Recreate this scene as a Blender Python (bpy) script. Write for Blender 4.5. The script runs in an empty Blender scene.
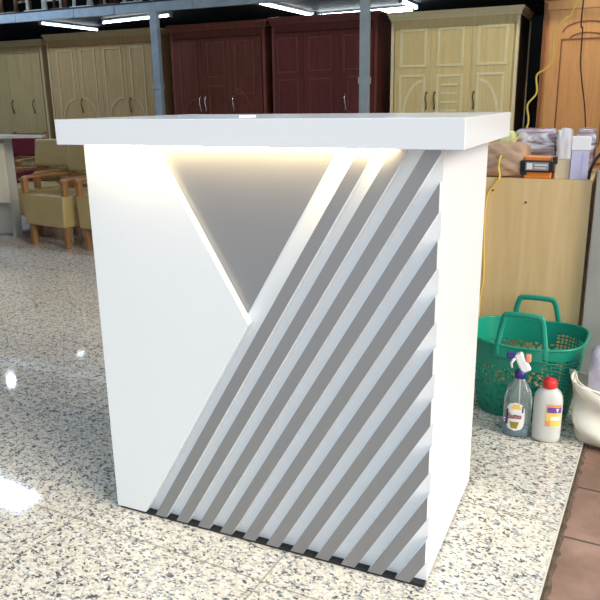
import bpy, bmesh, math, random
from mathutils import Vector, Matrix
random.seed(7)
SC = bpy.context.scene
COL = SC.collection
PI = math.pi

# ------------------------------------------------------------------ materials
def new_mat(name, col=(.8, .8, .8), rough=.5, metal=0., spec=.5, trans=0., emit=None, estr=0., coat=0.):
    m = bpy.data.materials.new(name); m.use_nodes = True
    b = m.node_tree.nodes['Principled BSDF']
    b.inputs['Base Color'].default_value = (*col, 1)
    b.inputs['Roughness'].default_value = rough
    b.inputs['Metallic'].default_value = metal
    b.inputs['Specular IOR Level'].default_value = spec
    b.inputs['Transmission Weight'].default_value = trans
    b.inputs['Coat Weight'].default_value = coat
    if emit:
        b.inputs['Emission Color'].default_value = (*emit, 1)
        b.inputs['Emission Strength'].default_value = estr
    return m

def nd(m, t, **kw):
    n = m.node_tree.nodes.new(t)
    for k, v in kw.items():
        if k in n.inputs.keys(): n.inputs[k].default_value = v
        else: setattr(n, k, v)
    return n
def lk(m, a, b): m.node_tree.links.new(a, b)
def ramp(m, stops, interp='LINEAR'):
    r = nd(m, 'ShaderNodeValToRGB'); cr = r.color_ramp; cr.interpolation = interp
    while len(cr.elements) > 1: cr.elements.remove(cr.elements[-1])
    cr.elements[0].position = stops[0][0]; cr.elements[0].color = (*stops[0][1], 1)
    for p, c in stops[1:]:
        e = cr.elements.new(p); e.color = (*c, 1)
    return r
def bsdf(m): return m.node_tree.nodes['Principled BSDF']
def add_bump(m, src, strength=.2, dist=.01):
    b = nd(m, 'ShaderNodeBump', Strength=strength, Distance=dist)
    lk(m, src, b.inputs['Height']); lk(m, b.outputs[0], bsdf(m).inputs['Normal'])

def wood(name, a, b, scale=(18, 18, 1.3), rough=.4, coat=0., detail=4.):
    m = new_mat(name, a, rough, coat=coat)
    tc = nd(m, 'ShaderNodeTexCoord'); mp = nd(m, 'ShaderNodeMapping'); mp.inputs['Scale'].default_value = scale
    n = nd(m, 'ShaderNodeTexNoise', Scale=1.6, Detail=detail, Roughness=.62, Distortion=1.2)
    lk(m, tc.outputs['Object'], mp.inputs[0]); lk(m, mp.outputs[0], n.inputs['Vector'])
    r = ramp(m, [(.32, b), (.68, a)]); lk(m, n.outputs['Fac'], r.inputs[0])
    lk(m, r.outputs[0], bsdf(m).inputs['Base Color']); return m

def mottled(name, a, b, scale=12, rough=.8, bump=0., dist=.01):
    m = new_mat(name, a, rough)
    tc = nd(m, 'ShaderNodeTexCoord')
    n = nd(m, 'ShaderNodeTexNoise', Scale=scale, Detail=5., Roughness=.6)
    lk(m, tc.outputs['Object'], n.inputs['Vector'])
    r = ramp(m, [(.3, b), (.7, a)]); lk(m, n.outputs['Fac'], r.inputs[0])
    lk(m, r.outputs[0], bsdf(m).inputs['Base Color'])
    if bump: add_bump(m, n.outputs['Fac'], bump, dist)
    return m

M = {}
M['white'] = new_mat('white_laminate', (.76, .785, .82), .32)
M['white_top'] = new_mat('white_gloss_laminate', (.74, .76, .80), .22)
M['grey_face'] = new_mat('grey_satin_laminate', (.285, .287, .305), .33, metal=.6)
M['black'] = new_mat('gap_shade_black', (.012, .013, .015), .6)
M['led'] = new_mat('warm_led', (1, .8, .5), .5, emit=(1, .76, .40), estr=55)
M['tube'] = new_mat('fluorescent_tube', (1, 1, 1), .5, emit=(.86, .94, 1), estr=14)
M['bulb'] = new_mat('lamp_bulb', (1, 1, 1), .5, emit=(.75, .88, 1), estr=60)
M['panel_light'] = new_mat('lamp_diffuser', (1, 1, 1), .5, emit=(.55, .73, 1), estr=36)
M['fill_light'] = new_mat('fill_lamp_diffuser', (1, 1, 1), .5, emit=(1, .95, .86), estr=30)  # glow of the lamp added before the right-hand wardrobes
M['steel'] = mottled('painted_steel', (.46, .54, .58), (.34, .42, .47), 9, .45)
M['oak'] = wood('pale_oak_veneer', (.58, .39, .18), (.47, .30, .12))
M['oak_plain'] = wood('plain_oak_veneer', (.50, .37, .17), (.42, .30, .125))
M['oak_edge'] = wood('pale_moulding', (.62, .50, .28), (.54, .41, .21))
M['red_wood'] = wood('dark_red_wood', (.20, .060, .036), (.135, .038, .024), rough=.35)
M['red_edge'] = wood('dark_red_moulding', (.29, .10, .065), (.20, .06, .04), rough=.3)
M['plum_wood'] = wood('plum_red_wood', (.185, .045, .036), (.13, .03, .026), rough=.38)
M['plum_edge'] = wood('plum_red_moulding', (.27, .09, .072), (.19, .06, .05), rough=.35)
M['cream_wood'] = wood('cream_ash_wood', (.88, .71, .34), (.77, .60, .26))
M['cream_edge'] = wood('cream_moulding', (.95, .86, .54), (.90, .79, .45))
M['umber'] = wood('dark_umber_side', (.055, .030, .022), (.035, .018, .014))
M['amber_wood'] = wood('amber_wood', (.86, .43, .15), (.74, .33, .095), rough=.3)
M['amber_edge'] = wood('amber_moulding', (.34, .12, .035), (.28, .09, .025), rough=.35)
M['ply'] = wood('maple_plywood', (.80, .58, .30), (.70, .48, .22), (9, 9, .8), .45)
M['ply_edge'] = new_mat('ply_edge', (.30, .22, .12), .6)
M['chrome'] = new_mat('brushed_chrome', (.75, .73, .68), .25, metal=.9)
M['bronze'] = new_mat('aged_bronze', (.22, .15, .07), .35, metal=.8)
M['chair_wood'] = wood('honey_chair_wood', (.36, .19, .075), (.27, .135, .05), (14, 14, 3), .4)
M['olive'] = mottled('mustard_vinyl', (.48, .37, .17), (.42, .32, .14), 5, .5)
M['maroon'] = mottled('maroon_vinyl', (.16, .012, .025), (.12, .01, .02), 5, .5)
M['desk_white'] = new_mat('warm_white_laminate', (.66, .63, .52), .4)
M['desk_grey'] = new_mat('grey_laminate', (.50, .50, .47), .45)
M['green'] = new_mat('green_plastic', (.010, .30, .20), .32)
M['hdpe'] = new_mat('milky_plastic', (.80, .80, .76), .35, trans=.25)
M['clear'] = new_mat('clear_plastic', (.90, .95, .96), .06, trans=.85)
M['liquid'] = new_mat('blue_liquid', (.08, .34, .50), .1, trans=.35)
M['redcap'] = new_mat('red_plastic', (.72, .03, .04), .35)
M['whitep'] = new_mat('white_plastic', (.86, .85, .87), .35)
M['navy'] = new_mat('navy_plastic', (.035, .03, .22), .35)
M['salmon'] = new_mat('salmon_plastic', (.80, .32, .20), .4)
M['lab_white'] = new_mat('label_white', (.86, .84, .80), .4)
M['lab_yellow'] = new_mat('label_yellow', (.88, .60, .13), .4)
M['lab_orange'] = new_mat('label_orange', (.85, .30, .12), .4)
M['lab_purple'] = new_mat('label_purple', (.17, .07, .34), .4)
M['lab_maroon'] = new_mat('label_maroon', (.22, .01, .06), .4)
M['lab_olive'] = new_mat('label_olive', (.34, .24, .04), .4)
M['canvas'] = mottled('cream_canvas', (.80, .77, .68), (.70, .66, .56), 7, .9, .25, .01)
M['film'] = new_mat('lilac_film', (.62, .58, .70), .25)
M['orange'] = new_mat('orange_plastic', (.85, .26, .035), .4)
M['blackp'] = new_mat('black_plastic', (.018, .017, .018), .35)
M['greyprint'] = new_mat('grey_print', (.33, .30, .33), .5)
M['kraft'] = mottled('brown_kraft_paper', (.52, .35, .235), (.42, .27, .175), 6, .7)
M['cream_card'] = new_mat('cream_card', (.72, .60, .40), .7)
M['lilac'] = new_mat('lilac_card', (.60, .57, .80), .45)
M['lilac_white'] = new_mat('pale_card', (.86, .85, .88), .45)
M['yellow_cable'] = new_mat('yellow_cable_jacket', (.82, .56, .10), .5)
M['black_cable'] = new_mat('black_cable_jacket', (.02, .014, .012), .5)
M['lime'] = new_mat('lime_film', (.66, .72, .32), .4)
M['dark_wall'] = mottled('dark_sheet_wall', (.030, .036, .042), (.020, .024, .028), 3, .7)
M['roof'] = mottled('pale_roof_sheet', (.17, .22, .32), (.13, .18, .27), 2, .6)
M['wall'] = mottled('blue_grey_plaster', (.17, .24, .36), (.14, .20, .31), 2, .8)
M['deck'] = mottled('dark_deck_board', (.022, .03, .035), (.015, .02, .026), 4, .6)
M['grey_board'] = mottled('grey_board', (.40, .39, .36), (.33, .32, .30), 5, .75)
M['leg_white'] = new_mat('whitewashed_wood', (.80, .77, .68), .5)
M['leg_brown'] = wood('brown_stool_wood', (.16, .085, .04), (.11, .055, .028))

# plastic-wrapped bundles
def wrap_mat():
    m = new_mat('wrapped_stack', (.6, .5, .5), .22)
    tc = nd(m, 'ShaderNodeTexCoord'); mp = nd(m, 'ShaderNodeMapping')
    mp.inputs['Scale'].default_value = (8, 8, 22); mp.inputs['Rotation'].default_value = (0, .5, 0)
    n = nd(m, 'ShaderNodeTexNoise', Scale=1.0, Detail=3., Distortion=2.)
    lk(m, tc.outputs['Object'], mp.inputs[0]); lk(m, mp.outputs[0], n.inputs['Vector'])
    r = ramp(m, [(.32, (.28, .16, .13)), (.44, (.46, .34, .36)), (.52, (.62, .58, .70)), (.62, (.90, .89, .93))])
    lk(m, n.outputs['Fac'], r.inputs[0]); lk(m, r.outputs[0], bsdf(m).inputs['Base Color'])
    add_bump(m, n.outputs['Fac'], .5, .01); return m
M['wrap'] = wrap_mat()

# granite floor: speckled stone tiles with thin joints
def granite():
    m = new_mat('speckled_granite_tile', (.7, .68, .62), .05, spec=.5)
    tc = nd(m, 'ShaderNodeTexCoord')
    mp = nd(m, 'ShaderNodeMapping'); mp.inputs['Scale'].default_value = (1, 1.35, 1); mp.inputs['Rotation'].default_value = (0, 0, .5)
    lk(m, tc.outputs['Object'], mp.inputs[0])
    wn = nd(m, 'ShaderNodeTexNoise', Scale=55., Detail=3.)
    lk(m, mp.outputs[0], wn.inputs['Vector'])
    mx = nd(m, 'ShaderNodeMix', data_type='VECTOR'); mx.inputs[0].default_value = .022
    lk(m, mp.outputs[0], mx.inputs[4]); lk(m, wn.outputs['Color'], mx.inputs[5])
    v = nd(m, 'ShaderNodeTexVoronoi', Scale=135., Randomness=1.)
    lk(m, mx.outputs[1], v.inputs['Vector'])
    sp = nd(m, 'ShaderNodeSeparateColor'); lk(m, v.outputs['Color'], sp.inputs[0])
    n2 = nd(m, 'ShaderNodeTexNoise', Scale=38., Detail=2.)
    lk(m, tc.outputs['Object'], n2.inputs['Vector'])
    ad = nd(m, 'ShaderNodeMath', operation='MULTIPLY_ADD'); ad.inputs[1].default_value = 1.1; ad.inputs[2].default_value = -.55
    lk(m, n2.outputs['Fac'], ad.inputs[0])
    a2 = nd(m, 'ShaderNodeMath', operation='ADD'); lk(m, sp.outputs[0], a2.inputs[0]); lk(m, ad.outputs[0], a2.inputs[1])
    r = ramp(m, [(0, (.10, .10, .115)), (.08, (.18, .18, .20)), (.19, (.38, .38, .39)), (.32, (.56, .53, .47)),
                 (.48, (.72, .655, .545)), (.72, (.78, .715, .60)), (.9, (.83, .795, .74))])
    lk(m, a2.outputs[0], r.inputs[0])
    # joints
    br = nd(m, 'ShaderNodeTexBrick', Scale=1.); br.offset = 0.; br.squash = 1.
    br.inputs['Mortar Size'].default_value = .0035; br.inputs['Brick Width'].default_value = .655
    br.inputs['Row Height'].default_value = .605; br.inputs['Mortar Smooth'].default_value = .3
    br.inputs['Color1'].default_value = (0, 0, 0, 1); br.inputs['Color2'].default_value = (0, 0, 0, 1); br.inputs['Mortar'].default_value = (1, 1, 1, 1)
    lk(m, tc.outputs['Object'], br.inputs['Vector'])
    mc = nd(m, 'ShaderNodeMix', data_type='RGBA'); mc.inputs[7].default_value = (.20, .15, .10, 1)
    ms = nd(m, 'ShaderNodeMath', operation='MULTIPLY'); ms.inputs[1].default_value = .55
    lk(m, br.outputs['Fac'], ms.inputs[0]); lk(m, ms.outputs[0], mc.inputs[0])
    lk(m, r.outputs[0], mc.inputs[6]); lk(m, mc.outputs[2], bsdf(m).inputs['Base Color'])
    return m
M['granite'] = granite()

def terracotta():
    m = new_mat('brown_terracotta', (.3, .15, .1), .55)
    tc = nd(m, 'ShaderNodeTexCoord')
    n = nd(m, 'ShaderNodeTexNoise', Scale=6., Detail=8., Roughness=.65)
    lk(m, tc.outputs['Object'], n.inputs['Vector'])
    r = ramp(m, [(.3, (.175, .10, .072)), (.5, (.26, .15, .108)), (.72, (.36, .22, .165))])
    lk(m, n.outputs['Fac'], r.inputs[0])
    br = nd(m, 'ShaderNodeTexBrick', Scale=1.); br.offset = 0.; br.squash = 1.
    br.inputs['Mortar Size'].default_value = .005; br.inputs['Brick Width'].default_value = .30
    br.inputs['Row Height'].default_value = .30; br.inputs['Mortar Smooth'].default_value = .4
    mp = nd(m, 'ShaderNodeMapping'); mp.inputs['Location'].default_value = (0, .03, 0)
    lk(m, tc.outputs['Object'], mp.inputs[0]); lk(m, mp.outputs[0], br.inputs['Vector'])
    mc = nd(m, 'ShaderNodeMix', data_type='RGBA'); mc.inputs[7].default_value = (.07, .045, .032, 1)
    lk(m, br.outputs['Fac'], mc.inputs[0]); lk(m, r.outputs[0], mc.inputs[6])
    lk(m, mc.outputs[2], bsdf(m).inputs['Base Color'])
    add_bump(m, n.outputs['Fac'], .3, .01); return m
M['terra'] = terracotta()
M['dirt'] = mottled('grimy_mortar', (.13, .085, .055), (.05, .035, .025), 40, .9)
M['stone_edge'] = new_mat('sawn_stone_edge', (.66, .62, .54), .5)

# ------------------------------------------------------------------ mesh helpers
class MB:
    def __init__(s): s.bm = bmesh.new()
    def box(s, x0, x1, y0, y1, z0, z1, mi=0, bevel=0., seg=2):
        t = bmesh.new(); bmesh.ops.create_cube(t, size=1)
        for v in t.verts:
            v.co = Vector(((x0+x1)/2 + v.co.x*(x1-x0), (y0+y1)/2 + v.co.y*(y1-y0), (z0+z1)/2 + v.co.z*(z1-z0)))
        if bevel: bmesh.ops.bevel(t, geom=t.edges[:], offset=bevel, segments=seg, profile=.5, affect='EDGES')
        return s.merge(t, mi)
    def merge(s, t, mi=0, mat=None):
        if mat is not None: bmesh.ops.transform(t, matrix=mat, verts=t.verts)
        vm = {v: s.bm.verts.new(v.co) for v in t.verts}
        out = []
        for f in t.faces:
            try: g = s.bm.faces.new([vm[v] for v in f.verts])
            except ValueError: continue
            g.material_index = f.material_index if mi is None else mi; g.smooth = f.smooth; out.append(g)
        t.free(); return out
    def prism(s, poly, y0, y1, mi=0, front=None, plane='xz'):
        """extrude a polygon given in (x,z) from y0 (front) to y1"""
        def P(a, b, d): return (a, d, b) if plane == 'xz' else (a, b, d)
        A = [s.bm.verts.new(P(a, b, y0)) for a, b in poly]; B = [s.bm.verts.new(P(a, b, y1)) for a, b in poly]
        f = s.bm.faces.new(A); f.material_index = mi if front is None else front
        g = s.bm.faces.new(B[::-1]); g.material_index = mi
        n = len(poly)
        for i in range(n):
            h = s.bm.faces.new([A[i], B[i], B[(i+1) % n], A[(i+1) % n]]); h.material_index = mi
    def tube(s, pts, r, n=10, mi=0, closed=False, flat=None):
        """round (or flattened) tube along a polyline"""
        pts = [Vector(p) for p in pts]; N = len(pts); rings = []
        up = Vector((0, 0, 1)); prev = None
        for i, p in enumerate(pts):
            if closed: d = (pts[(i+1) % N] - pts[i-1])
            else: d = pts[min(i+1, N-1)] - pts[max(i-1, 0)]
            d.normalize()
            if prev is None:
                a = up.cross(d)
                if a.length < .05: a = Vector((1, 0, 0)).cross(d)
            else: a = prev - d*prev.dot(d)
            a.normalize(); prev = a; b = d.cross(a)
            rr = r[i] if isinstance(r, (list, tuple)) else r
            f = flat or 1
            rings.append([s.bm.verts.new(p + a*math.cos(2*PI*k/n)*rr + b*math.sin(2*PI*k/n)*rr*f) for k in range(n)])
        for i in range(N if closed else N-1):
            R0, R1 = rings[i], rings[(i+1) % N]
            for k in range(n):
                f = s.bm.faces.new([R0[k], R0[(k+1) % n], R1[(k+1) % n], R1[k]]); f.smooth = True; f.material_index = mi
        if not closed:
            s.bm.faces.new(rings[0][::-1]).material_index = mi; s.bm.faces.new(rings[-1]).material_index = mi
    def lathe(s, prof, c=(0, 0), n=24, mi=0, sx=1., sy=1., p=2.):
        """profile of (radius, z); sx/sy squash, p>2 makes the section squarer"""
        rings = []
        for r, z in prof:
            ring = []
            for k in range(n):
                a = 2*PI*k/n; ca, sa = math.cos(a), math.sin(a)
                q = (abs(ca)**p + abs(sa)**p)**(-1/p)
                ring.append(s.bm.verts.new((c[0]+r*sx*q*ca, c[1]+r*sy*q*sa, z)))
            rings.append(ring)
        for a, b in zip(rings, rings[1:]):
            for k in range(n):
                f = s.bm.faces.new([a[k], a[(k+1) % n], b[(k+1) % n], b[k]]); f.smooth = True; f.material_index = mi
        s.bm.faces.new(rings[0][::-1]).material_index = mi; s.bm.faces.new(rings[-1]).material_index = mi
    def strip(s, pts, w, y0, y1, mi=0, closed=False):
        """raised moulding of width w following an (x,z) polyline on a door face"""
        P = [Vector(p) for p in pts]; N = len(P); L = []; R = []
        for i in range(N):
            if closed: d0 = (P[i]-P[i-1]).normalized(); d1 = (P[(i+1) % N]-P[i]).normalized()
            else:
                d0 = (P[i]-P[i-1]).normalized() if i else (P[1]-P[0]).normalized()
                d1 = (P[i+1]-P[i]).normalized() if i < N-1 else d0
            t = (d0+d1); t = t.normalized() if t.length > 1e-6 else d0
            nrm = Vector((-t.y, t.x)); k = 1/max(.4, nrm.dot(Vector((-d0.y, d0.x))))
            L.append(P[i]+nrm*w/2*k); R.append(P[i]-nrm*w/2*k)
        for i in range(N if closed else N-1):
            j = (i+1) % N
            q = [L[i], L[j], R[j], R[i]]
            A = [s.bm.verts.new((a.x, y0, a.y)) for a in q]; B = [s.bm.verts.new((a.x, y1, a.y)) for a in q]
            fs = [s.bm.faces.new(A), s.bm.faces.new(B[::-1])] + [s.bm.faces.new([A[k], B[k], B[(k+1) % 4], A[(k+1) % 4]]) for k in range(4)]
            for f in fs: f.material_index = mi
    def build(s, name, mats, parent=None, loc=None, bevel=0., smooth=False):
        bmesh.ops.recalc_face_normals(s.bm, faces=s.bm.faces[:])
        me = bpy.data.meshes.new(name); s.bm.to_mesh(me); s.bm.free()
        for m in (mats if isinstance(mats, (list, tuple)) else [mats]): me.materials.append(M[m] if isinstance(m, str) else m)
        o = bpy.data.objects.new(name, me); COL.objects.link(o)
        if parent: o.parent = parent
        if loc: o.location = loc
        if bevel:
            b = o.modifiers.new('bevel', 'BEVEL'); b.width = bevel; b.segments = 2; b.limit_method = 'ANGLE'; b.angle_limit = .6
        return o

def thing(name, label, cat, loc=(0, 0, 0), rz=0., group=None):
    o = bpy.data.objects.new(name, None); COL.objects.link(o); o.empty_display_size = .1
    o.location = loc; o.rotation_euler = (0, 0, rz); o['label'] = label; o['category'] = cat
    if group: o['group'] = group
    return o
def tag(o, label, cat, group=None):
    o['label'] = label; o['category'] = cat
    if group: o['group'] = group
    return o
def struct(o): o['kind'] = 'structure'; return o
def dup(o, parent=None):
    c = o.copy(); COL.objects.link(c)
    if parent: c.parent = parent
    for ch in [x for x in bpy.data.objects if x.parent == o]: dup(ch, c)
    return c
def relabel(o, label, loc, rz):
    o['label'] = label; o.location = loc; o.rotation_euler = (0, 0, rz); return o
def text_mesh(body, size, mat, parent, loc, rot, name='lettering', bold=0., depth=.0004, sx=1.):
    cu = bpy.data.curves.new('t', 'FONT'); cu.body = body; cu.size = size; cu.extrude = depth; cu.offset = bold
    cu.align_x = 'CENTER'; cu.align_y = 'CENTER'
    t = bpy.data.objects.new('t', cu); COL.objects.link(t)
    bpy.context.view_layer.update()
    me = bpy.data.meshes.new_from_object(t.evaluated_get(bpy.context.evaluated_depsgraph_get()))
    bpy.data.objects.remove(t); me.materials.clear(); me.materials.append(M[mat])
    o = bpy.data.objects.new(name, me); COL.objects.link(o); o.parent = parent; o.location = loc; o.rotation_euler = rot
    o.scale = (sx, 1, 1); return o

# ------------------------------------------------------------------ setting
TH = math.radians(-3.2)
m = MB()      # granite floor, local frame aligned with its joints, right edge meets the terracotta
gx1 = 1.3075
m.box(-11, gx1, -4, 9.5, -.03, 0)
fl = m.build('floor', 'granite', loc=(-.087, -.097, 0)); fl.rotation_euler = (0, 0, TH); struct(fl)
# terracotta yard paving, a little lower
m = MB(); m.box(gx1+.012, gx1+7, -4, 9.5, -.06, -.012)
fb = m.build('floor_terracotta', 'terra', loc=(-.087, -.097, 0)); fb.rotation_euler = (0, 0, TH); struct(fb)
m = MB(); m.box(gx1, gx1+.004, -4, 9.5, -.04, -.001)
t1 = m.build('trim_1', 'stone_edge', loc=(-.087, -.097, 0)); t1.rotation_euler = (0, 0, TH); struct(t1)
m = MB(); rr = random.Random(3)   # crumbly mortar bed between granite and terracotta
N = 390
ys = [-2+i*.02 for i in range(N)]
prev = None
for y in ys:
    w = .012+rr.random()*.009
    a = [m.bm.verts.new((gx1+.004, y, -.006)), m.bm.verts.new((gx1+.004+w*.5, y, -.007+rr.random()*.004)), m.bm.verts.new((gx1+.004+w, y, -.0115))]
    if prev:
        for k in range(2): m.bm.faces.new([prev[k], prev[k+1], a[k+1], a[k]])
    prev = a
t2 = m.build('trim_2', 'dirt', loc=(-.087, -.097, 0)); t2.rotation_euler = (0, 0, TH); struct(t2)

m = MB(); m.box(-10, 2.55, 8.6, 8.7, 0, 4.3); struct(m.build('wall_back', 'dark_wall'))
m = MB(); m.box(-10.1, -10, -1.5, 8.6, 0, 4.3); struct(m.build('wall_left', 'wall'))
m = MB(); m.prism([(-10, -1.6), (-1.5, -1.6), (-.4, .7), (2.6, .7), (2.6, 8.6), (-10, 8.6)], 4.3, 4.36, plane='xy'); struct(m.build('ceiling', 'roof'))  # unseen roof; front edge extended to dim the far floor
m = MB(); m.box(-10, -1.5, -1.6, -1.5, 0, 4.3); struct(m.build('wall_front_lightblock', 'wall'))  # unseen wall added to keep sky light off the far left floor
m = MB(); m.box(2.45, 2.55, 1.25, 8.6, -.03, 4.3); struct(m.build('wall_right_lightblock', 'wall'))  # unseen wall added to hold the sun back from the hall
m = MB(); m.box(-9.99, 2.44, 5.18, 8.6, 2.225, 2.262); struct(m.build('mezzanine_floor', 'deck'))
m = MB(); m.box(-9.99, 2.44, 5.13, 5.18, 2.145, 2.235)
for x in (-6.3, -5.33, -4.46, -3.9, -2.9, -1.9, -.4): m.box(x-.02, x+.02, 5.12, 5.13, 2.15, 2.23)
tag(m.build('steel_beam', 'steel'), 'long grey steel edge beam carrying the upper storage deck', 'beam')
def post(x, label):
    t = thing('steel_post', label, 'post', (x, 5.16, 0))
    m = MB(); m.box(-.045, .045, -.03, .03, .008, 2.144); m.build('shaft', 'steel', t, bevel=.004)
    m = MB(); m.box(-.09, .09, -.07, .07, 0, .008); m.build('foot_plate', 'steel', t)
    m = MB(); m.box(-.052, .052, -.04, .04, 1.36, 1.42); m.build('clamp', 'steel', t)
post(-3.385, 'grey steel post between the oak wardrobe and the reddish one')
post(-1.015, 'grey steel post in front of the plum wardrobe, beside the cream one')
post(-7.2, 'grey steel post left of the plain oak wardrobe')
post(2.2, 'grey steel post right of the amber wardrobe')

# ------------------------------------------------------------------ the counter
W, D, H, TT = .964, .569, 1.10, .065
Z0 = .010; SL = 1.70; P0, PP, BW, REC = .140, .0747, .0385, .025
ct = thing('reception_counter', 'white reception counter with diagonal grey slats, glowing under its thick top', 'counter', (0, 0, 0))
m = MB(); m.box(-.0624, W+.0555, -.0323, D+.009, H, H+TT); m.build('countertop', 'white_top', ct, bevel=.0015)
m = MB(); m.box(.0, W, REC, REC+.018, Z0, H); m.build('backing_board', 'white', ct)
m = MB(); m.box(W-.018, W, REC+.018, D, Z0, H); m.build('side_panel', 'white', ct)
m = MB(); m.box(0, .018, REC+.018, D, Z0, H); m.build('side_panel', 'white', ct)
m = MB(); m.box(.018, W-.018, .06, D-.02, .70, .718); m.build('shelf', 'white', ct)
m = MB(); m.box(.018, W-.018, .06, D-.02, .06, .078); m.build('shelf', 'white', ct)
m = MB(); m.box(.006, W-.003, .006, D-.004, 0, Z0-.001); m.build('base', 'black', ct)  # black slab standing in for the shaded gap under the body
xk = P0-.036; zt = H
apx = .486; apz = .652
left = [(0, Z0), (xk, Z0), (xk+(apz-Z0)/SL, apz)]
apx = left[-1][0]
left += [(apx-(zt-apz)*.585, zt), (0, zt)]
m = MB(); m.prism(left, 0, REC); m.build('left_panel', 'white', ct, bevel=.0008)
# grey triangle lying on the backing board
rx = lambda z: .701-.0015+(z-1.063)/SL
lx = lambda z: apx-(z-apz)*.585
zb = None
for i in range(2000):
    z = .6+i*.0005
    if rx(z) > lx(z)+.002: zb = z; break
m = MB(); m.prism([(lx(zb)+.001, zb), (rx(zt), zt), (lx(zt)+.001, zt)], REC-.003, REC, 0)
o = m.build('triangle_panel', 'grey_face', ct); o['label'] = 'grey triangular panel'
def clip(poly, a, b, c):   # keep a*x+b*z<=c
    out = []
    for i in range(len(poly)):
        p, q = poly[i], poly[(i+1) % len(poly)]
        dp = a*p[0]+b*p[1]-c; dq = a*q[0]+b*q[1]-c
        if dp <= 0: out.append(p)
        if dp*dq < 0:
            t = dp/(dp-dq); out.append((p[0]+(q[0]-p[0])*t, p[1]+(q[1]-p[1])*t))
    return out
for k in range(11):
    x0 = P0+PP*k
    poly = [(x0, Z0), (x0+BW, Z0), (x0+BW+(zt-Z0)/SL, zt), (x0+(zt-Z0)/SL, zt)]
    poly = clip(poly, 1, 0, W)
    m = MB(); m.prism(poly, 0, REC, 0, front=1); o = m.build('slat', ['white', 'grey_face'], ct)
m = MB(); m.box(.03, .86, -.024, -.012, H-.007, H-.0005); o = m.build('led_strip', 'led', ct); o['label'] = 'warm glowing light strip'

# thin white board lying on the counter top
m = MB(); m.prism([(0, 0), (.345, 0), (.345, .05), (0, .05)], 0, .005, plane='xy')
o = m.build('white_board', 'white', loc=(.13, .26, H+TT)); o.rotation_euler = (0, 0, math.radians(-30))
tag(o, 'thin white offcut board lying on the counter top', 'board')

# ------------------------------------------------------------------ wardrobes
YF = 5.5
def arc(cx, cz, rx_, rz_, a0, a1, n=10):
    return [(cx+rx_*math.cos(a0+(a1-a0)*i/n), cz+rz_*math.sin(a0+(a1-a0)*i/n)) for i in range(n+1)]
def handle(door, x, z0, z1, mat):
    m = MB(); n = 9; pts = []
    for i in range(n):
        t = i/(n-1); pts.append((x+.006*math.sin(t*2*PI), -.006-.022*math.sin(PI*t)-.012, z0+(z1-z0)*t))
    m.tube(pts, .0065, 8)
    m.box(x-.008, x+.008, -.024, -.0, z0-.008, z0+.008); m.box(x-.008, x+.008, -.024, 0, z1-.008, z1+.008)
    m.build('handle', mat, door)
def wardrobe(label, x0, x1, height, seams, doors, mats, depth=.62, side=None, hmat='chrome', cor=.035, y=YF):
    """doors: list of dict(strips=[(pts,closed)], handles=[x]) in world x,z"""
    wm, em = mats
    t = thing('wardrobe', label, 'wardrobe', (x0, y, 0)); X = lambda v: v-x0
    Wd = x1-x0
    m = MB()
    m.box(0, .035, 0, depth, 0, height-.07); m.box(Wd-.035, Wd, 0, depth, 0, height-.07)
    m.box(.035, Wd-.035, .02, depth, .0, height-.07)
    m.box(.035, Wd-.035, 0, .03, height-.15, height-.07); m.box(.035, Wd-.035, 0, .03, 0, .10)
    o = m.build('body', wm, t, bevel=.003)
    m = MB()
    for k, (zz, e) in enumerate(((height-.07, .010), (height-.045, .022), (height-.022, cor))):
        m.box(-e, Wd+e, -e, depth, zz, zz+(.025 if k < 2 else .022))
    m.build('cornice', em, t, bevel=.003)
    m = MB()
    for xx in (.004, Wd-.031):
        m = MB(); m.box(xx, xx+.027, -.008, 0, .03, height-.085); m.build('pilaster', em, t, bevel=.003)
    if side:
        m = MB(); m.box(Wd, Wd+.006, .01, depth-.035, .05, height-.08); m.build('side_panel', side, t)
        m = MB(); m.box(Wd, Wd+.016, depth-.03, depth, 0, height-.08); m.build('side_trim', em, t)
    for i, d in enumerate(doors):
        a, b = seams[i], seams[i+1]
        m = MB(); m.box(X(a)+.0015, X(b)-.0015, -.012, .0, .105, height-.155, 0)
        for q, (pts, closed) in enumerate(d.get('strips', [])):
            m.strip([(X(p[0]), p[1]) for p in pts], d.get('w', .022), -.021+.0015*(q % 3), -.0122, 1, closed)
        lo = (.18, .62)
        m.strip([(X(a)+.07, lo[0]), (X(b)-.07, lo[0]), (X(b)-.07, lo[1]), (X(a)+.07, lo[1])], .02, -.021, -.012, 1, True)
        dr = m.build('door', [wm, em], t)
        for hx in d.get('handles', []): handle(dr, X(hx), 1.12, 1.27, hmat)
    return t
def rect(a, b, z0, z1): return ([(a, z0), (b, z0), (b, z1), (a, z1)], True)
def arched(a, b, z0, z1, inner, zc):
    """tall panel; the inner lower corner is cut away by a quarter curve"""
    if inner == 'R':
        w = b-a
        pts = [(a, z1), (a, z0), (a+.03, z0)] + [(b-(w-.03)*math.cos(u), z0+(zc-z0)*math.sin(u)) for u in [PI/2*i/8 for i in range(1, 9)]] + [(b, z1)]
    else:
        w = b-a
        pts = [(b, z1), (b, z0), (b-.03, z0)] + [(a+(w-.03)*math.cos(u), z0+(zc-z0)*math.sin(u)) for u in [PI/2*i/8 for i in range(1, 9)]] + [(a, z1)]
    return (pts, True)
z1 = 1.835
wardrobe('plain light oak wardrobe with paired handles, at the far left end of the row', -6.62, -5.315, 1.985,
         [-6.555, -5.90, -5.72, -5.50, -5.355], [dict(strips=[]), dict(strips=[], handles=[-5.87]), dict(strips=[], handles=[-5.52]), dict(strips=[])], ('oak_plain', 'oak_edge'), hmat='bronze')
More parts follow.
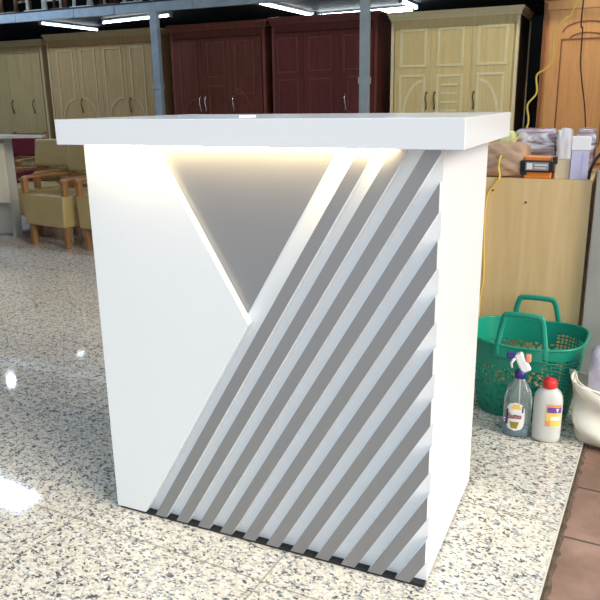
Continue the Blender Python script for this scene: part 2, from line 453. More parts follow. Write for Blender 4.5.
wardrobe('light oak wardrobe with four narrow doors and arch mouldings round the handles', -5.235, -3.64, 2.03,
         [-5.19, -4.77, -4.42, -4.05, -3.69],
         [dict(strips=[arched(-5.07, -4.84, 1.05, z1, 'R', 1.27)]),
          dict(strips=[arched(-4.705, -4.505, 1.05, z1, 'L', 1.28)], handles=[-4.745]),
          dict(strips=[arched(-4.36, -4.12, 1.05, z1, 'R', 1.28)]),
          dict(strips=[arched(-3.98, -3.80, 1.05, z1, 'L', 1.28)], handles=[-4.025])], ('oak', 'oak_edge'), hmat='bronze')
wardrobe('dark reddish brown wardrobe with three silver handles, left of the plum one', -3.43, -2.245, 2.035,
         [-3.40, -3.03, -2.655, -2.285],
         [dict(strips=[arched(-3.30, -3.10, 1.05, z1, 'R', 1.25)], handles=[-3.062], w=.014),
          dict(strips=[rect(-2.95, -2.74, 1.48, z1), rect(-2.94, -2.74, .75, 1.385)], handles=[-2.993], w=.014),
          dict(strips=[rect(-2.60, -2.38, 1.30, z1), (arc(-2.62, 1.02, .21, .33, PI/2, 0), False)], handles=[-2.637], w=.014)], ('red_wood', 'red_edge'))
wardrobe('dark plum wardrobe with two rows of square panels, right of the reddish one', -2.165, -1.005, 2.045,
         [-2.13, -1.80, -1.40, -1.04],
         [dict(strips=[rect(-2.09, -1.865, 1.505, z1), rect(-2.085, -1.865, .75, 1.425)], w=.014),
          dict(strips=[rect(-1.73, -1.485, 1.515, z1), rect(-1.72, -1.485, .75, 1.43)], w=.014),
          dict(strips=[rect(-1.35, -1.10, 1.515, z1), rect(-1.305, -1.10, .75, 1.44)], handles=[-1.33], w=.014)], ('plum_wood', 'plum_edge'))
m = None
wardrobe('cream yellow ash wardrobe with three panelled doors and a dark side', -.865, .345, 2.01,
         [-.82, -.465, -.075, .30],
         [dict(strips=[rect(-.755, -.515, 1.52, z1+.01), rect(-.757, -.52, .85, 1.43), (arc(-.535, .95, .20, .43, PI/2, PI), False)], handles=[-.492], w=.024),
          dict(strips=[rect(-.39, -.16, 1.52, z1+.01), rect(-.388, -.155, .95, 1.425)] + [([(-.35, z), (-.195, z)], False) for z in (1.02, 1.10, 1.18, 1.26, 1.34)], handles=[-.412], w=.022),
          dict(strips=[rect(-.012, .237, 1.52, z1+.01), rect(-.005, .225, .85, 1.43), (arc(.012, .95, .19, .43, PI/2, 0), False)], handles=[-.037], w=.024)],
         ('cream_wood', 'cream_edge'), side='umber', depth=.66, hmat='bronze')
wardrobe('glossy amber wooden wardrobe with arched door mouldings, right of the cream one', .545, 1.95, 2.10,
         [.60, 1.24, 1.90],
         [dict(strips=[rect(.715, 1.10, .80, 1.70), (arc(.92, 1.76, .20, .085, PI, 0), False), (arc(.92, 1.70, .14, .05, PI, 0), False)], w=.012, handles=[1.21]),
          dict(strips=[rect(1.36, 1.78, .80, 1.70), (arc(1.57, 1.76, .20, .085, PI, 0), False), (arc(1.57, 1.70, .14, .05, PI, 0), False)], w=.012)],
         ('amber_wood', 'amber_edge'), depth=.66, cor=.03)

# ------------------------------------------------------------------ fluorescent tubes under the deck
def tube_light(label, a, b, z=2.195, r=.016):
    a = Vector((*a, z)); b = Vector((*b, z)); c = (a+b)/2
    t = thing('tube_light', label, 'light', tuple(c)); d = (b-a)
    ang = math.atan2(d.y, d.x); t.rotation_euler = (0, 0, ang); L = d.length/2
    m = MB(); m.tube([(-L+.02, 0, -.012), (L-.02, 0, -.012)], r, 12); m.build('tube', 'tube', t)
    m = MB(); m.box(-L, L, -.022, .022, .008, .03); m.box(-L, -L+.02, -.02, .02, -.03, .01); m.box(L-.02, L, -.02, .02, -.03, .01)
    m.build('batten', 'steel', t)
tube_light('fluorescent tube above the plain oak wardrobe, running front to back', (-5.42, 5.625), (-5.38, 6.66), r=.010)
tube_light('fluorescent tube crossing above the right end of the oak wardrobe', (-4.75, 6.0), (-3.60, 5.80), r=.010)
tube_light('thin fluorescent tube above the plum wardrobe, running front to back', (-2.25, 5.35), (-2.213, 6.70), r=.010)
tube_light('bright fluorescent tube lengthwise above the plum wardrobe', (-2.19, 6.79), (-.97, 6.66), r=.026)
tube_light('short fluorescent tube above the left end of the cream wardrobe', (-.93, 6.0), (-.93, 6.62))

tube_light('added unseen fill tube under the deck in front of the amber wardrobe', (.75, 5.30), (1.95, 5.28))  # added above the view to brighten the amber wardrobe
# left ceiling lamp and bulb of the hall (their mirror images lie on the polished floor)
t = thing('ceiling_light', 'long white ceiling lamp hung over the left of the hall', 'light', (-5.25, 3.80, 3.2), math.radians(-8))
m = MB(); m.box(-.72, .72, -.16, .16, 0, .012); m.build('diffuser', 'panel_light', t)
m = MB(); m.box(-.74, .74, -.18, .18, .012, .06); m.build('housing', 'whitep', t)
m = MB(); m.tube([(-.5, 0, .06), (-.5, 0, 1.1)], .004, 6); m.build('cord', 'blackp', t)
m = MB(); m.tube([(.5, 0, .06), (.5, 0, 1.1)], .004, 6); m.build('cord', 'blackp', t)
t = thing('ceiling_light', 'added ceiling fill lamp hung out of view before the cream and amber wardrobes', 'light', (.95, 3.7, 3.3), math.radians(4))  # added above the view to brighten the cream and amber wardrobes
m = MB(); m.box(-.72, .72, -.16, .16, 0, .012); m.build('diffuser', 'fill_light', t)
m = MB(); m.box(-.74, .74, -.18, .18, .012, .06); m.build('housing', 'whitep', t)
for xx in (-.5, .5):
    m = MB(); m.tube([(xx, 0, .06), (xx, 0, 1.0)], .004, 6); m.build('cord', 'blackp', t)
t = thing('pendant_bulb', 'bare bright bulb hanging at the left of the hall', 'light', (-6.02, 5.0, 2.44))
m = MB(); m.lathe([(.008, -.09), (.04, -.075), (.055, -.045), (.045, -.01), (.022, .02)], n=16); m.build('bulb', 'bulb', t)
m = MB(); m.lathe([(.022, .02), (.022, .06), (.004, .065), (.004, 1.86)], n=10); m.build('cord', 'blackp', t)

# ------------------------------------------------------------------ upturned stools on the deck
def stool(label, x, w, mat, y=5.36, h=.5, lean=0.):
    t = thing('stool', label, 'stool', (x, y, 2.262), group='stools stored upside down on the deck')
    m = MB(); m.box(-w/2-.03, w/2+.03, -.04, w+.02, 0, .03); m.build('seat', mat, t, bevel=.004)
    for i, sx in enumerate((-1, 1)):
        for yy in (.0, w-.02):
            m = MB(); m.tube([(sx*w/2, yy, .03), (sx*(w/2+lean), yy, h)], [.026, .02], 4); m.build('leg', mat, t)
    m = MB(); m.box(-w/2, w/2, w-.03, w-.01, .16, .19); m.build('stretcher', mat, t)
    m = MB(); m.box(-w/2, w/2, -.006, .006, .30, .325); m.build('stretcher', mat, t)
stool('whitewashed upturned stool on the deck, leftmost pale one', -5.19, .28, 'leg_white')
stool('brown upturned stool on the deck between two pale ones', -4.83, .17, 'leg_brown')
stool('whitewashed upturned stool on the deck with leaning legs, middle pale one', -4.50, .26, 'leg_white', lean=-.08)
stool('brown upturned stool on the deck, nearest the left post', -4.13, .20, 'leg_brown')
stool('whitewashed upturned stool on the deck just left of the left post', -3.80, .22, 'leg_white')
stool('brown upturned stool at the left end of the deck', -5.62, .24, 'leg_brown')

# ------------------------------------------------------------------ armchairs
def armchair(label, loc, rz, fab='olive', wd='chair_wood'):
    t = thing('armchair', label, 'armchair', loc, rz, 'mustard armchairs left of the counter' if fab == 'olive' else None)
    m = MB(); m.prism([(-.262, .19), (.262, .19), (.278, .46), (-.278, .46)], -.012, .50); m.build('seat', fab, t, bevel=.014)
    m = MB(); b = bmesh.new(); bmesh.ops.create_cube(b, size=1)
    for v in b.verts: v.co = Vector((v.co.x*.47, v.co.y*.07, v.co.z*.27))
    bmesh.ops.bevel(b, geom=b.edges[:], offset=.022, segments=3, profile=.5, affect='EDGES')
    m.merge(b, 0, Matrix.Translation((0, .53, .745)) @ Matrix.Rotation(math.radians(-9), 4, 'X')); m.build('backrest', fab, t)
    for s in (-1, 1):
        x = s*.265
        xl = s*.225
        m = MB(); m.prism([(xl-.018, 0), (xl+.018, 0), (xl+.024, .19), (xl-.024, .19)], .015, .06); o = m.build('leg', wd, t, bevel=.004)
        m = MB(); m.prism([(x-.022, .46), (x+.022, .46), (x+.022, .59), (x-.022, .59)], .0, .05); o = m.build('arm_post', wd, t, bevel=.004)
        m = MB(); m.prism([(x-.018, 0), (x+.018, 0), (x+.02, .58), (x-.02, .58)], .505, .545); m.build('leg', wd, t, bevel=.004)
        m = MB(); pts = [(x, -.012, .575), (x, .03, .595), (x, .25, .60), (x, .56, .585)]
        m.tube(pts, .034, 8, flat=.5); m.build('armrest', wd, t)
        m = MB(); b = bmesh.new(); bmesh.ops.create_cube(b, size=1)
        for v in b.verts: v.co = Vector((v.co.x*.03, v.co.y*.035, v.co.z*.48))
        m.merge(b, 0, Matrix.Translation((s*.225, .55, .66)) @ Matrix.Rotation(math.radians(-9), 4, 'X')); m.build('back_post', wd, t)
    for za, zb_ in ((.545, .60), (.47, .50)):
        m = MB(); m.box(-.24, .24, .505, .53, za, zb_, bevel=.004); m.build('back_rail', wd, t)
    return t
ch = armchair('mustard armchair with wooden arms, whole seat showing left of the counter', (-3.22, 3.11, 0), math.radians(-9))
c2 = relabel(dup(ch), 'mustard armchair half hidden behind the left edge of the counter', (-2.58, 3.08, 0), math.radians(-8))
c3 = relabel(dup(ch), 'mustard armchair behind the others, next to the white desk', (-3.93, 3.50, 0), math.radians(-2))
armchair('maroon armchair far behind the desk and the mustard chairs', (-5.30, 4.60, 0), math.radians(5), 'maroon')

# ------------------------------------------------------------------ desk at the left
t = thing('desk', 'white desk with curved front panel cut by the left frame edge', 'desk', (-4.63, 3.36, 0))
def curve_panel(x0, x1, z0, z1, bulge, th, n=14):
    outer = []; inner = []
    for i in range(n+1):
        u = i/n; x = x0+(x1-x0)*u; y = -bulge*math.sin(PI*min(1, u*1.0))
        outer.append((x, y)); inner.append((x, y+th))
    m = MB(); m.prism(outer+inner[::-1], z0, z1, plane='xy'); return m
m = curve_panel(-.9, .74, .33, .875, .16, .03)
m.build('front_panel', 'desk_white', t, bevel=.004)
m = MB(); m.box(-.865, .71, .08, .10, .02, .33); m.build('kick_panel', 'desk_grey', t)
for xa in (.71, -.9):
    m = MB(); m.box(xa, xa+.035, .03, .12, 0, .925); m.build('leg_panel', 'desk_grey', t)
m = MB(); pts = [(-1.05, .12), (-1.05, -.12)] + [(-.95+i*.16, -.12-.10*math.sin(PI*i/12)) for i in range(1, 12)] + [(.98, -.08), (1.14, -.01), (1.19, .05), (1.17, .12)]
m.prism(pts, .925, .950, plane='xy'); m.build('desktop', 'desk_grey', t, bevel=.003)
m = MB(); m.box(-.8, .70, .06, .08, .86, .925); m.build('riser', 'desk_white', t)

# ------------------------------------------------------------------ cabinet on the right and what stands on it
CY = 1.50
t = thing('plywood_cabinet', 'low maple plywood cabinet behind the green basket', 'cabinet', (.50, CY, 0))
m = MB(); m.box(0, .715, 0, .018, .0, .885); m.build('front_panel', 'ply', t)
m = MB(); m.box(0, .715, .018, .50, .867, .885); m.build('top_panel', 'ply', t)
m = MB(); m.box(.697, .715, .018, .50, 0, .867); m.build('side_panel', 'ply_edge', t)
m = MB(); m.box(0, .018, .018, .50, 0, .867); m.build('side_panel', 'ply', t)
m = MB(); m.box(.018, .697, .482, .50, 0, .867); m.build('back_panel', 'ply', t)
for (x, z) in ((.335, .835), (.47, .79)):
    m = MB(); b = bmesh.new(); bmesh.ops.create_cone(b, cap_ends=True, segments=10, radius1=.004, radius2=.004, depth=.004)
    m.merge(b, 0, Matrix.Translation((x, -.001, z)) @ Matrix.Rotation(PI/2, 4, 'X')); m.build('screw', 'blackp', t)
# grey board to the right
m = MB(); m.box(1.232, 1.85, 1.47, 1.50, -.012, .93)
o = tag(m.build('grey_board', 'grey_board', bevel=.002), 'scuffed grey upright board right of the plywood cabinet', 'board')
ZC = .885
# crumpled brown paper parcel
def lumpy_box(name, mat, sx, sy, sz, amp, seed, cuts=10, parent=None, bev=.02, taper=0.):
    b = bmesh.new(); bmesh.ops.create_cube(b, size=1)
    bmesh.ops.subdivide_edges(b, edges=b.edges[:], cuts=cuts, use_grid_fill=True)
    r = random.Random(seed)
    ph = [(r.uniform(-1, 1), r.uniform(-1, 1), r.uniform(-1, 1), r.uniform(0, 6)) for _ in range(9)]
    for v in b.verts:
        p = Vector(v.co)*2
        q = (abs(p.x)**6+abs(p.y)**6+abs(p.z)**6)**(1/6)
        p = p/q*max(abs(p.x), abs(p.y), abs(p.z))
        n = p.normalized(); d = 0
        for a, c, e, f in ph: d += abs(math.sin(3.1*(a*p.x*2+c*p.y*2+e*p.z*2.4)+f))-.6
        k = 1+taper*p.z
        p = Vector((p.x*sx/2*k, p.y*sy/2, p.z*sz/2)) + n*d*amp/3
        v.co = p
    zmin = min(v.co.z for v in b.verts)
    for v in b.verts: v.co.z = max(v.co.z-zmin-amp*.6, 0)
    for f in b.faces: f.smooth = True
    m = MB(); m.merge(b, 0); return m
m = lumpy_box('p', 'kraft', .225, .20, .135, .009, 5, 14, taper=-.10)
tag(m.build('paper_parcel', 'kraft', loc=(.845, CY+.127, ZC)), 'crumpled brown paper parcel on the cabinet, left of the orange case', 'parcel')
# orange and black tool case
t = thing('tool_case', 'small orange case with a black labelled front on the plywood cabinet', 'case', (1.005, CY+.07, ZC), math.radians(-4))
m = MB(); m.box(-.055, .055, -.04, .04, .0, .088, bevel=.005); m.build('body', 'orange', t)
m = MB(); m.box(-.068, .066, -.052, -.040, .026, .074, bevel=.006); m.build('front_shell', 'blackp', t)
m = MB(); m.box(-.066, -.040, -.0515, -.0402, .014, .026, bevel=.003); m.build('latch', 'blackp', t)
m = MB(); m.box(.058, .076, -.048, -.03, .060, .090, bevel=.004); m.build('latch', 'blackp', t)
m = MB(); m.box(-.045, .045, -.0535, -.052, .034, .066); o = m.build('label_plate', 'greyprint', t)
for q in ((-.040, -.018, .038, .062), (-.010, .040, .053, .058), (-.010, .036, .042, .046)):
    m = MB(); m.box(q[0], q[1], -.0545, -.0535, q[2], q[3]); m.build('print', 'lab_white', o)
# cream carton and lilac box
m = MB(); m.box(-.028, .028, -.04, .04, 0, .075, bevel=.002); tag(m.build('carton', 'cream_card', loc=(1.098, CY+.075, ZC)), 'small cream carton between the orange case and the lilac box', 'carton')
t = thing('lilac_box', 'upright lilac box with a white lid near the cabinet corner', 'box', (1.158, CY+.06, ZC), math.radians(3))
m = MB(); m.box(-.032, .034, -.035, .035, 0, .125, bevel=.002); m.box(.012, .016, -.0365, -.035, 0, .125); m.build('body', 'lilac', t)
m = MB(); m.box(-.035, .037, -.038, .038, .115, .168, bevel=.003); m.build('lid', 'lilac_white', t)
# wrapped bundles behind
def bundle(label, x, y, sx, sz, seed, z=ZC, mat='wrap'):
    m = lumpy_box('b', mat, sx, .16, sz, .010, seed, 8)
    return tag(m.build('wrapped_bundle', mat, loc=(x, y, z)), label, 'bundle', 'plastic wrapped bundles on the cabinet')
bundle('plastic wrapped bundle behind the orange case', .95, CY+.395, .185, .185, 11)
bundle('short pale wrapped packet behind the cream carton', 1.078, CY+.34, .058, .185, 12, mat='lilac_white')
bundle('plastic wrapped bundle behind the lilac box at the cabinet corner', 1.163, CY+.38, .075, .185, 13)
m = lumpy_box('l', 'lime', .07, .065, .18, .006, 21, 8)
tag(m.build('film_roll', 'lime', loc=(.842, CY+.262, ZC)), 'lime green film roll behind the brown parcel', 'roll')
# a second low table further right carrying another bundle
t = thing('side_table', 'low side table standing behind the grey board', 'table', (1.62, 1.80, -.012))
m = MB(); m.box(-.38, .38, -.26, .26, .877, .897); m.build('tabletop', 'ply', t)
for sx in (-1, 1):
    for sy in (-1, 1):
        m = MB(); m.box(sx*.34-.02, sx*.34+.02, sy*.22-.02, sy*.22+.02, 0, .877); m.build('leg', 'ply_edge', t)
bundle('plastic wrapped bundle on the side table behind the grey board', 1.42, 1.84, .32, .19, 14)
# cables
YELLOW = [(1.35, 2.1, 4.3), (1.25, 2.05, 3.2), (1.28, 2.0, 2.3), (1.067, 2.0, 1.612), (1.024, 2.0, 1.541), (0.985, 1.98, 1.471), (0.987, 1.96, 1.365), (0.961, 1.95, 1.327), (0.925, 1.95, 1.299), (0.931, 1.94, 1.225), (0.897, 1.93, 1.173), (0.905, 1.93, 1.116), (0.901, 1.92, 1.072), (0.886, 1.76, 1.036), (0.869, 1.6, 1.002), (0.855, 1.52, 0.971), (0.85, 1.515, 0.926), (0.86, 1.492, 0.888), (0.838, 1.49, 0.854), (0.813, 1.488, 0.796), (0.811, 1.488, 0.626), (0.819, 1.488, 0.474), (0.81, 1.48, 0.363), (0.803, 1.46, 0.231), (0.72, 1.44, 0.02)]
BLACK = [(1.15, 2.1, 4.3), (1.13, 2.1, 2.6), (1.085, 2.1, 1.622), (1.092, 2.1, 1.496), (1.095, 2.1, 1.367), (1.107, 2.1, 1.28), (1.129, 2.1, 1.169), (1.145, 2.06, 1.067)]
def spline(pts, n=8):
    P = [Vector(p) for p in pts]; P = [P[0]*2-P[1]]+P+[P[-1]*2-P[-2]]; out = []
    for i in range(1, len(P)-2):
        for k in range(n):
            t = k/n; a, b, c, d = P[i-1], P[i], P[i+1], P[i+2]
            out.append(.5*((2*b)+(c-a)*t+(2*a-5*b+4*c-d)*t*t+(3*b-a-3*c+d)*t**3))
    out.append(P[-2]); return out
m = MB(); m.tube(spline(YELLOW), .0042, 8)
tag(m.build('yellow_cable', 'yellow_cable'), 'wavy yellow cable dangling from the ceiling down behind the counter', 'cable')
m = MB(); m.tube(spline(BLACK), .0030, 8)
tag(m.build('black_cable', 'black_cable'), 'thin black cable hanging straight in front of the amber wardrobe', 'cable')
m = MB(); m.tube(spline([(1.20, 1.53, .89), (1.205, 1.50, .93), (1.225, 1.49, .975), (1.26, 1.5, 1.01), (1.33, 1.55, 1.03), (1.42, 1.6, .97), (1.45, 1.62, .893)]), .006, 8)
tag(m.build('power_cord', 'black_cable'), 'thick black cord bending beside the lilac box', 'cord')

# ------------------------------------------------------------------ green perforated basket
def basket():
    t = thing('shopping_basket', 'green perforated plastic basket with two upright handles', 'basket', (1.045, 1.255, 0), math.radians(-3))
    Wt, Dt, Wb, Db, Hb = .215, .185, .170, .14, .315
    NU, NV = 560, 100
    def sec(u, v):      # superellipse section
        a = 2*PI*u; ca, sa = math.cos(a), math.sin(a); p = 3.2
        q = (abs(ca)**p+abs(sa)**p)**(-1/p); k = v**.8
        return Vector(((Wb+(Wt-Wb)*k)*q*ca, (Db+(Dt-Db)*k)*q*sa, 0))
    # arc length parameter
    us = [0.]; S = [0.]; last = sec(0, 1)
    fine = 2000
    for i in range(1, fine+1):
        p = sec(i/fine, 1); S.append(S[-1]+(p-last).length); us.append(i/fine); last = p
    tot = S[-1]
    def u_at(s):
        lo, hi = 0, fine
        while hi-lo > 1:
            mid = (lo+hi)//2
            if S[mid] <= s: lo = mid
            else: hi = mid
        return us[lo]+(us[hi]-us[lo])*(s-S[lo])/max(1e-9, S[hi]-S[lo])
    def rim_z(u):       # the rim dips a little between the handles
        a = 2*PI*u
        return Hb-.012+.012*abs(math.cos(a))
    m = MB(); bm = m.bm; grid = []
    for i in range(NU):
        s = tot*i/NU; u = u_at(s); col = []
        for j in range(NV+1):
            v = j/NV; p = sec(u, v); p.z = .004+rim_z(u)*v; col.append(bm.verts.new(p))
        grid.append(col)
    def hole(s, z, u):
        top = rim_z(u)
        if z > top-.042 or z < .022: return False
        a = (2*PI*u) % (2*PI)
        front = math.sin(a) < -.05; x = sec(u, .8).x
        right_grid = x > .085
        if right_grid:
            return (s % .0165) > .0048 and (z % .0140) > .0050
        # flower lattice: six petals per cell
        c = .066; cs = (s/c) % 1-.5; row = (z-.022)/c; cz = row % 1-.5
        if row > int((top-.042-.022)/c): return False
        r = math.hypot(cs, cz)*c; an = math.atan2(cz, cs)
        petal = abs(((an/(PI/4)) % 1)-.5)   # 8 petals
        if .007 < r < .0295: return petal < .44*math.sin(PI*min(1, (r-.003)/.031))**.6
        dc = math.hypot(.5-abs(cs), .5-abs(cz))*c
        return dc < .0085
    for i in range(NU):
        i2 = (i+1) % NU; s = tot*(i+.5)/NU; u = u_at(s)
        for j in range(NV):
            z = .004+rim_z(u)*(j+.5)/NV
            if hole(s, z, u): continue
            f = bm.faces.new([grid[i][j], grid[i2][j], grid[i2][j+1], grid[i][j+1]]); f.smooth = True
    bm.faces.new([grid[i][0] for i in range(NU)][::-1])
    for v in [v for v in bm.verts if not v.link_faces]: bm.verts.remove(v)
    o = m.build('shell', 'green', t); sd = o.modifiers.new('s', 'SOLIDIFY'); sd.thickness = .005; sd.offset = 0
    m = MB(); pts = []
    for i in range(90):
        u = u_at(tot*i/90); p = sec(u, 1)*1.01; p.z = rim_z(u)+.002; pts.append(p)
    m.tube(pts, .0055, 8, closed=True); m.build('rim', 'green', t)
    for sy, hb, x0, x1, hz in ((-1, .30, -.082, .092, .113), (1, .30, -.092, .088, .088)):
        m = MB(); y = sy*(Dt-.0); lean = -sy*.012 if sy < 0 else 0
        base = Hb-.045
        P = [(x0, y, base), (x0, y-.0*sy, Hb-.01), (x0+.010, y+lean, Hb+hz*.55), (x0+.017, y+lean, Hb+hz-.014), (x0+.028, y+lean, Hb+hz), (0, y+lean, Hb+hz+.003),
             (x1-.032, y+lean, Hb+hz), (x1-.020, y+lean, Hb+hz-.014), (x1-.012, y+lean, Hb+hz*.55), (x1, y, Hb-.01), (x1, y, base)]
        P = spline(P, 5)
        m.tube(P, .0052, 10, flat=2.1)
        m.box(x0-.012, x1+.012, y-.004, y+.004, Hb-.055, Hb-.004, bevel=.002)
        m.build('handle', 'green', t)
    return t
basket()

# ------------------------------------------------------------------ bottles
def wrapped_patch(m, prof_r, a0, a1, z0, z1, sx, sy, p, mi=0, off=.0012, n=14, shape=None, nz=1):
    """label skin hugging a bottle body between two angles"""
    rows = []
    for j in range(nz+1):
        z = z0+(z1-z0)*j/nz; row = []
        c, h = (a0+a1)/2, (a1-a0)/2
        k = shape(j/nz) if shape else 1
        for i in range(n+1):
            a = c+h*k*(2*i/n-1); ca, sa = math.cos(a), math.sin(a); q = (abs(ca)**p+abs(sa)**p)**(-1/p)
            r = prof_r(z)
            row.append(m.bm.verts.new(((r*sx+off)*q*ca, (r*sy+off)*q*sa, z)))
        rows.append(row)
    for a, b in zip(rows, rows[1:]):
        for i in range(n):
            try: f = m.bm.faces.new([a[i], a[i+1], b[i+1], b[i]]); f.material_index = mi; f.smooth = True
            except ValueError: pass
t = thing('spray_bottle', 'clear trigger spray bottle with a little blue liquid and an oval label', 'bottle', (1.054, .985, 0), math.radians(6))
prof = [(.044, .0), (.05, .006), (.05, .13), (.048, .155), (.042, .178), (.030, .203), (.020, .218), (.016, .228), (.016, .238)]
m = MB(); m.lathe(prof, n=28, sx=1, sy=.62, p=2.6); m.build('body', 'clear', t)
m = MB(); m.lathe([(.043, .003), (.0485, .008), (.0485, .046)], n=28, sx=1, sy=.62, p=2.6); m.build('liquid', 'liquid', t)
m = MB(); m.tube([(.0, 0, .01), (.004, 0, .12), (.0, 0, .235)], .0026, 8); m.build('dip_tube', 'whitep', t)
m = MB(); oval = lambda u: max(.03, math.sqrt(max(0, 1-(2*u-1)**4)))
wrapped_patch(m, lambda z: .05, -PI/2-.75, -PI/2+.50, .026, .138, 1, .62, 2.6, 0, .001, 14, oval, 16)
lb = m.build('oval_label', 'lab_white', t)
m = MB(); wrapped_patch(m, lambda z: .05, -PI/2-.42, -PI/2+.25, .112, .131, 1, .62, 2.6, 0, .0018, 10, lambda u: 1-.45*u, 6); m.build('yellow_flash', 'lab_yellow', lb)
m = MB(); wrapped_patch(m, lambda z: .05, -PI/2-.48, -PI/2+.15, .036, .062, 1, .62, 2.6, 0, .0018, 10, lambda u: .6+.4*u, 6); m.build('olive_picture', 'lab_olive', lb)
m = MB(); wrapped_patch(m, lambda z: .05, -PI/2-.74, -PI/2-.60, .050, .110, 1, .62, 2.6, 0, .0016, 6); m.build('navy_edge', 'navy', lb)
m = MB(); wrapped_patch(m, lambda z: .05, -PI/2+.30, -PI/2+.40, .10, .125, 1, .62, 2.6, 0, .0016, 6); m.build('navy_edge', 'navy', lb)
text_mesh('Sumo', .030, 'lab_maroon', lb, (-.008, -.0345, .085), (PI/2, 0, 0), bold=.0007, sx=.70)
m = MB(); m.lathe([(.019, .226), (.019, .25), (.014, .254)], n=18); m.build('collar', 'navy', t)
m = MB()   # trigger head: slanting white body
b = bmesh.new(); bmesh.ops.create_cube(b, size=1)
for v in b.verts: v.co = Vector((v.co.x*.030*(1.25 if v.co.z < 0 else 1), v.co.y*.024, v.co.z*.075))
bmesh.ops.bevel(b, geom=b.edges[:], offset=.006, segments=2, profile=.5, affect='EDGES')
m.merge(b, 0, Matrix.Translation((.004, 0, .284)) @ Matrix.Rotation(math.radians(-28), 4, 'Y')); m.build('trigger_head', 'whitep', t)
m = MB(); m.box(-.052, -.018, -.010, .010, .296, .318, bevel=.004); m.build('nozzle', 'navy', t)
m = MB(); m.tube([(-.022, -.006, .300), (-.034, -.006, .28), (-.030, -.006, .262)], [.006, .005, .004], 8); m.build('trigger', 'whitep', t)
m = MB(); m.box(.014, .034, -.013, .012, .288, .316, bevel=.005); m.build('safety_clip', 'salmon', t)

t = thing('cleaner_bottle', 'milky white plastic bottle with a red cap and yellow label', 'bottle', (1.158, .985, 0), math.radians(6))
pb = [(.040, 0), (.048, .006), (.050, .02), (.050, .155), (.047, .175), (.038, .192), (.025, .202), (.022, .206)]
m = MB(); m.lathe(pb, n=28, sx=1, sy=.72, p=2.5); m.build('body', 'hdpe', t)
m = MB(); m.lathe([(.0235, .204), (.0245, .208), (.0245, .228), (.022, .233), (.010, .234), (.008, .240)], n=24); m.build('cap', 'redcap', t)
m = MB(); A0, A1 = -PI/2-.10, -PI/2+.95
wrapped_patch(m, lambda z: .05, A0, A1, .068, .150, 1, .72, 2.5, 0); lb = m.build('label_sheet', 'lab_yellow', t)
m = MB(); wrapped_patch(m, lambda z: .05, A0, A1, .142, .151, 1, .72, 2.5, 0, .0018); m.build('orange_band', 'lab_orange', lb)
m = MB(); wrapped_patch(m, lambda z: .05, A0, A0+.30, .068, .088, 1, .72, 2.5, 0, .0018); m.build('orange_patch', 'lab_orange', lb)
m = MB(); wrapped_patch(m, lambda z: .05, A0+.05, A1, .120, .141, 1, .72, 2.5, 0, .0019); m.build('purple_band', 'lab_purple', lb)
m = MB(); wrapped_patch(m, lambda z: .05, A0+.30, A1-.1, .092, .106, 1, .72, 2.5, 0, .0020); m.build('white_flash', 'lab_white', lb)
m = MB(); wrapped_patch(m, lambda z: .05, A0+.62, A0+.80, .124, .137, 1, .72, 2.5, 0, .0024, shape=lambda u: .3+.7*u, nz=3); m.build('white_emblem', 'lab_white', lb)

# ------------------------------------------------------------------ canvas bag on the terracotta
t = thing('canvas_bag', 'cream canvas bag on the brown tiles beside the basket', 'bag', (1.415, 1.085, -.012), math.radians(5))
def bagmesh():
    m = MB(); NU, NV = 72, 26; rows = []; r = random.Random(4)
    ph = [(r.randint(1, 6), r.uniform(2, 14), r.uniform(0, 6)) for _ in range(7)]
    for j in range(NV+1):
        v = j/NV; row = []
        for i in range(NU):
            a = 2*PI*i/NU; ca, sa = math.cos(a), math.sin(a); p = 4.5
            q = (abs(ca)**p+abs(sa)**p)**(-1/p)
            d = sum(math.sin(k*a+w*v+f) for k, w, f in ph)*.0050
            k = .90+.12*v+.02*math.sin(v*PI*2.6); k *= 1 if v > .08 else .88+.12*(v/.08)**.5
            z = .235*v + (0 if v < .8 else .030*math.sin(2*a+1.2)*(v-.8)/.2)
            row.append(m.bm.verts.new((.175*k*q*ca*(1+.10*max(0, (v-.72)/.28)*(ca < 0))+d*ca*(1.6 if .25 < v < .8 else 1), .105*k*q*sa+d*sa, z)))
        rows.append(row)
    for a, b in zip(rows, rows[1:]):
        for i in range(NU):
            f = m.bm.faces.new([a[i], a[(i+1) % NU], b[(i+1) % NU], b[i]]); f.smooth = True
    m.bm.faces.new(rows[0][::-1]); return m
o = bagmesh().build('body', 'canvas', t); sd = o.modifiers.new('s', 'SOLIDIFY'); sd.thickness = .004; sd.offset = -1
m = MB(); m.tube([(.175*.99*(abs(math.cos(a))**4.5+abs(math.sin(a))**4.5)**(-1/4.5)*math.cos(a)*1.03, .105*.99*(abs(math.cos(a))**4.5+abs(math.sin(a))**4.5)**(-1/4.5)*math.sin(a)*1.03, .227+.030*math.sin(2*a+1.2)) for a in [2*PI*i/48 for i in range(48)]], .004, 6, closed=True)
m.build('hem', 'canvas', t)
m = MB(); m.tube([(.161*(abs(math.cos(a))**4.5+abs(math.sin(a))**4.5)**(-1/4.5)*math.cos(a)*1.03, .097*(abs(math.cos(a))**4.5+abs(math.sin(a))**4.5)**(-1/4.5)*math.sin(a)*1.03, .068+.006*math.sin(3*a)) for a in [2*PI*i/48 for i in range(48)]], .0045, 6, closed=True)
m.build('seam', 'canvas', t)
m = lumpy_box('x', 'film', .20, .13, .26, .014, 9, 8)
o = m.build('film_packet', 'film', loc=(1.385, 1.09, .085)); tag(o, 'lilac film packet sticking out of the canvas bag', 'packet')

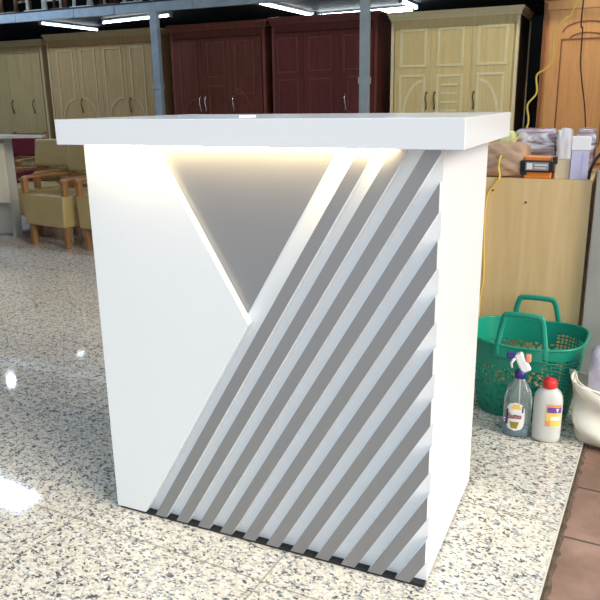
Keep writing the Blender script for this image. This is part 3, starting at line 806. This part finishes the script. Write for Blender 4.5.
# ------------------------------------------------------------------ light
wd = bpy.data.worlds.new('World'); SC.world = wd; wd.use_nodes = True
nt = wd.node_tree; bg = nt.nodes['Background']
tc = nt.nodes.new('ShaderNodeTexCoord'); sp = nt.nodes.new('ShaderNodeSeparateXYZ'); rp = nt.nodes.new('ShaderNodeValToRGB')
nt.links.new(tc.outputs['Generated'], sp.inputs[0]); nt.links.new(sp.outputs['Z'], rp.inputs[0]); nt.links.new(rp.outputs[0], bg.inputs[0])
cr = rp.color_ramp; cr.elements[0].position = 0; cr.elements[0].color = (.60, .62, .65, 1); cr.elements[1].position = .5; cr.elements[1].color = (.70, .86, 1.0, 1)
bg.inputs[1].default_value = 1.3
def area(name, loc, target, size, power, col, sy=None):
    l = bpy.data.lights.new(name, 'AREA'); l.energy = power; l.color = col; l.shape = 'RECTANGLE'; l.size = size; l.size_y = sy or size
    o = bpy.data.objects.new(name, l); COL.objects.link(o); o.location = loc
    o.rotation_euler = (Vector(target)-Vector(loc)).to_track_quat('-Z', 'Y').to_euler(); return o
sun = bpy.data.lights.new('sun', 'SUN'); sun.energy = 4.0; sun.angle = math.radians(40); sun.color = (1, .89, .72)
so = bpy.data.objects.new('sun', sun); COL.objects.link(so)
so.rotation_euler = (Vector((-.94, .24, -.50))).to_track_quat('-Z', 'Y').to_euler()

# ------------------------------------------------------------------ camera
cam = bpy.data.cameras.new('camera'); co = bpy.data.objects.new('camera', cam); COL.objects.link(co)
yaw, pitch, roll, fpx = .42854771, -.27475604, -.01494689, 702.23
cy, sy, cp, sp_ = math.cos(yaw), math.sin(yaw), math.cos(pitch), math.sin(pitch)
fwd = Vector((-sy*cp, cy*cp, sp_)); right = Vector((cy, sy, 0)); up = right.cross(fwd)
c, s = math.cos(roll), math.sin(roll)
r2 = right*c+up*s; u2 = right*-s+up*c
mt = Matrix((r2, u2, -fwd)).transposed().to_4x4(); mt.translation = Vector((1.3185, -1.5090, 1.2001))
co.matrix_world = mt
cam.sensor_width = 36; cam.sensor_fit = 'HORIZONTAL'; cam.lens = 36*fpx/600; cam.clip_start = .02; cam.clip_end = 100
SC.camera = co
vs = SC.view_settings; vs.view_transform = 'Standard'; vs.look = 'None'; vs.gamma = 1; vs.use_curve_mapping = False
vs.exposure = 0.0
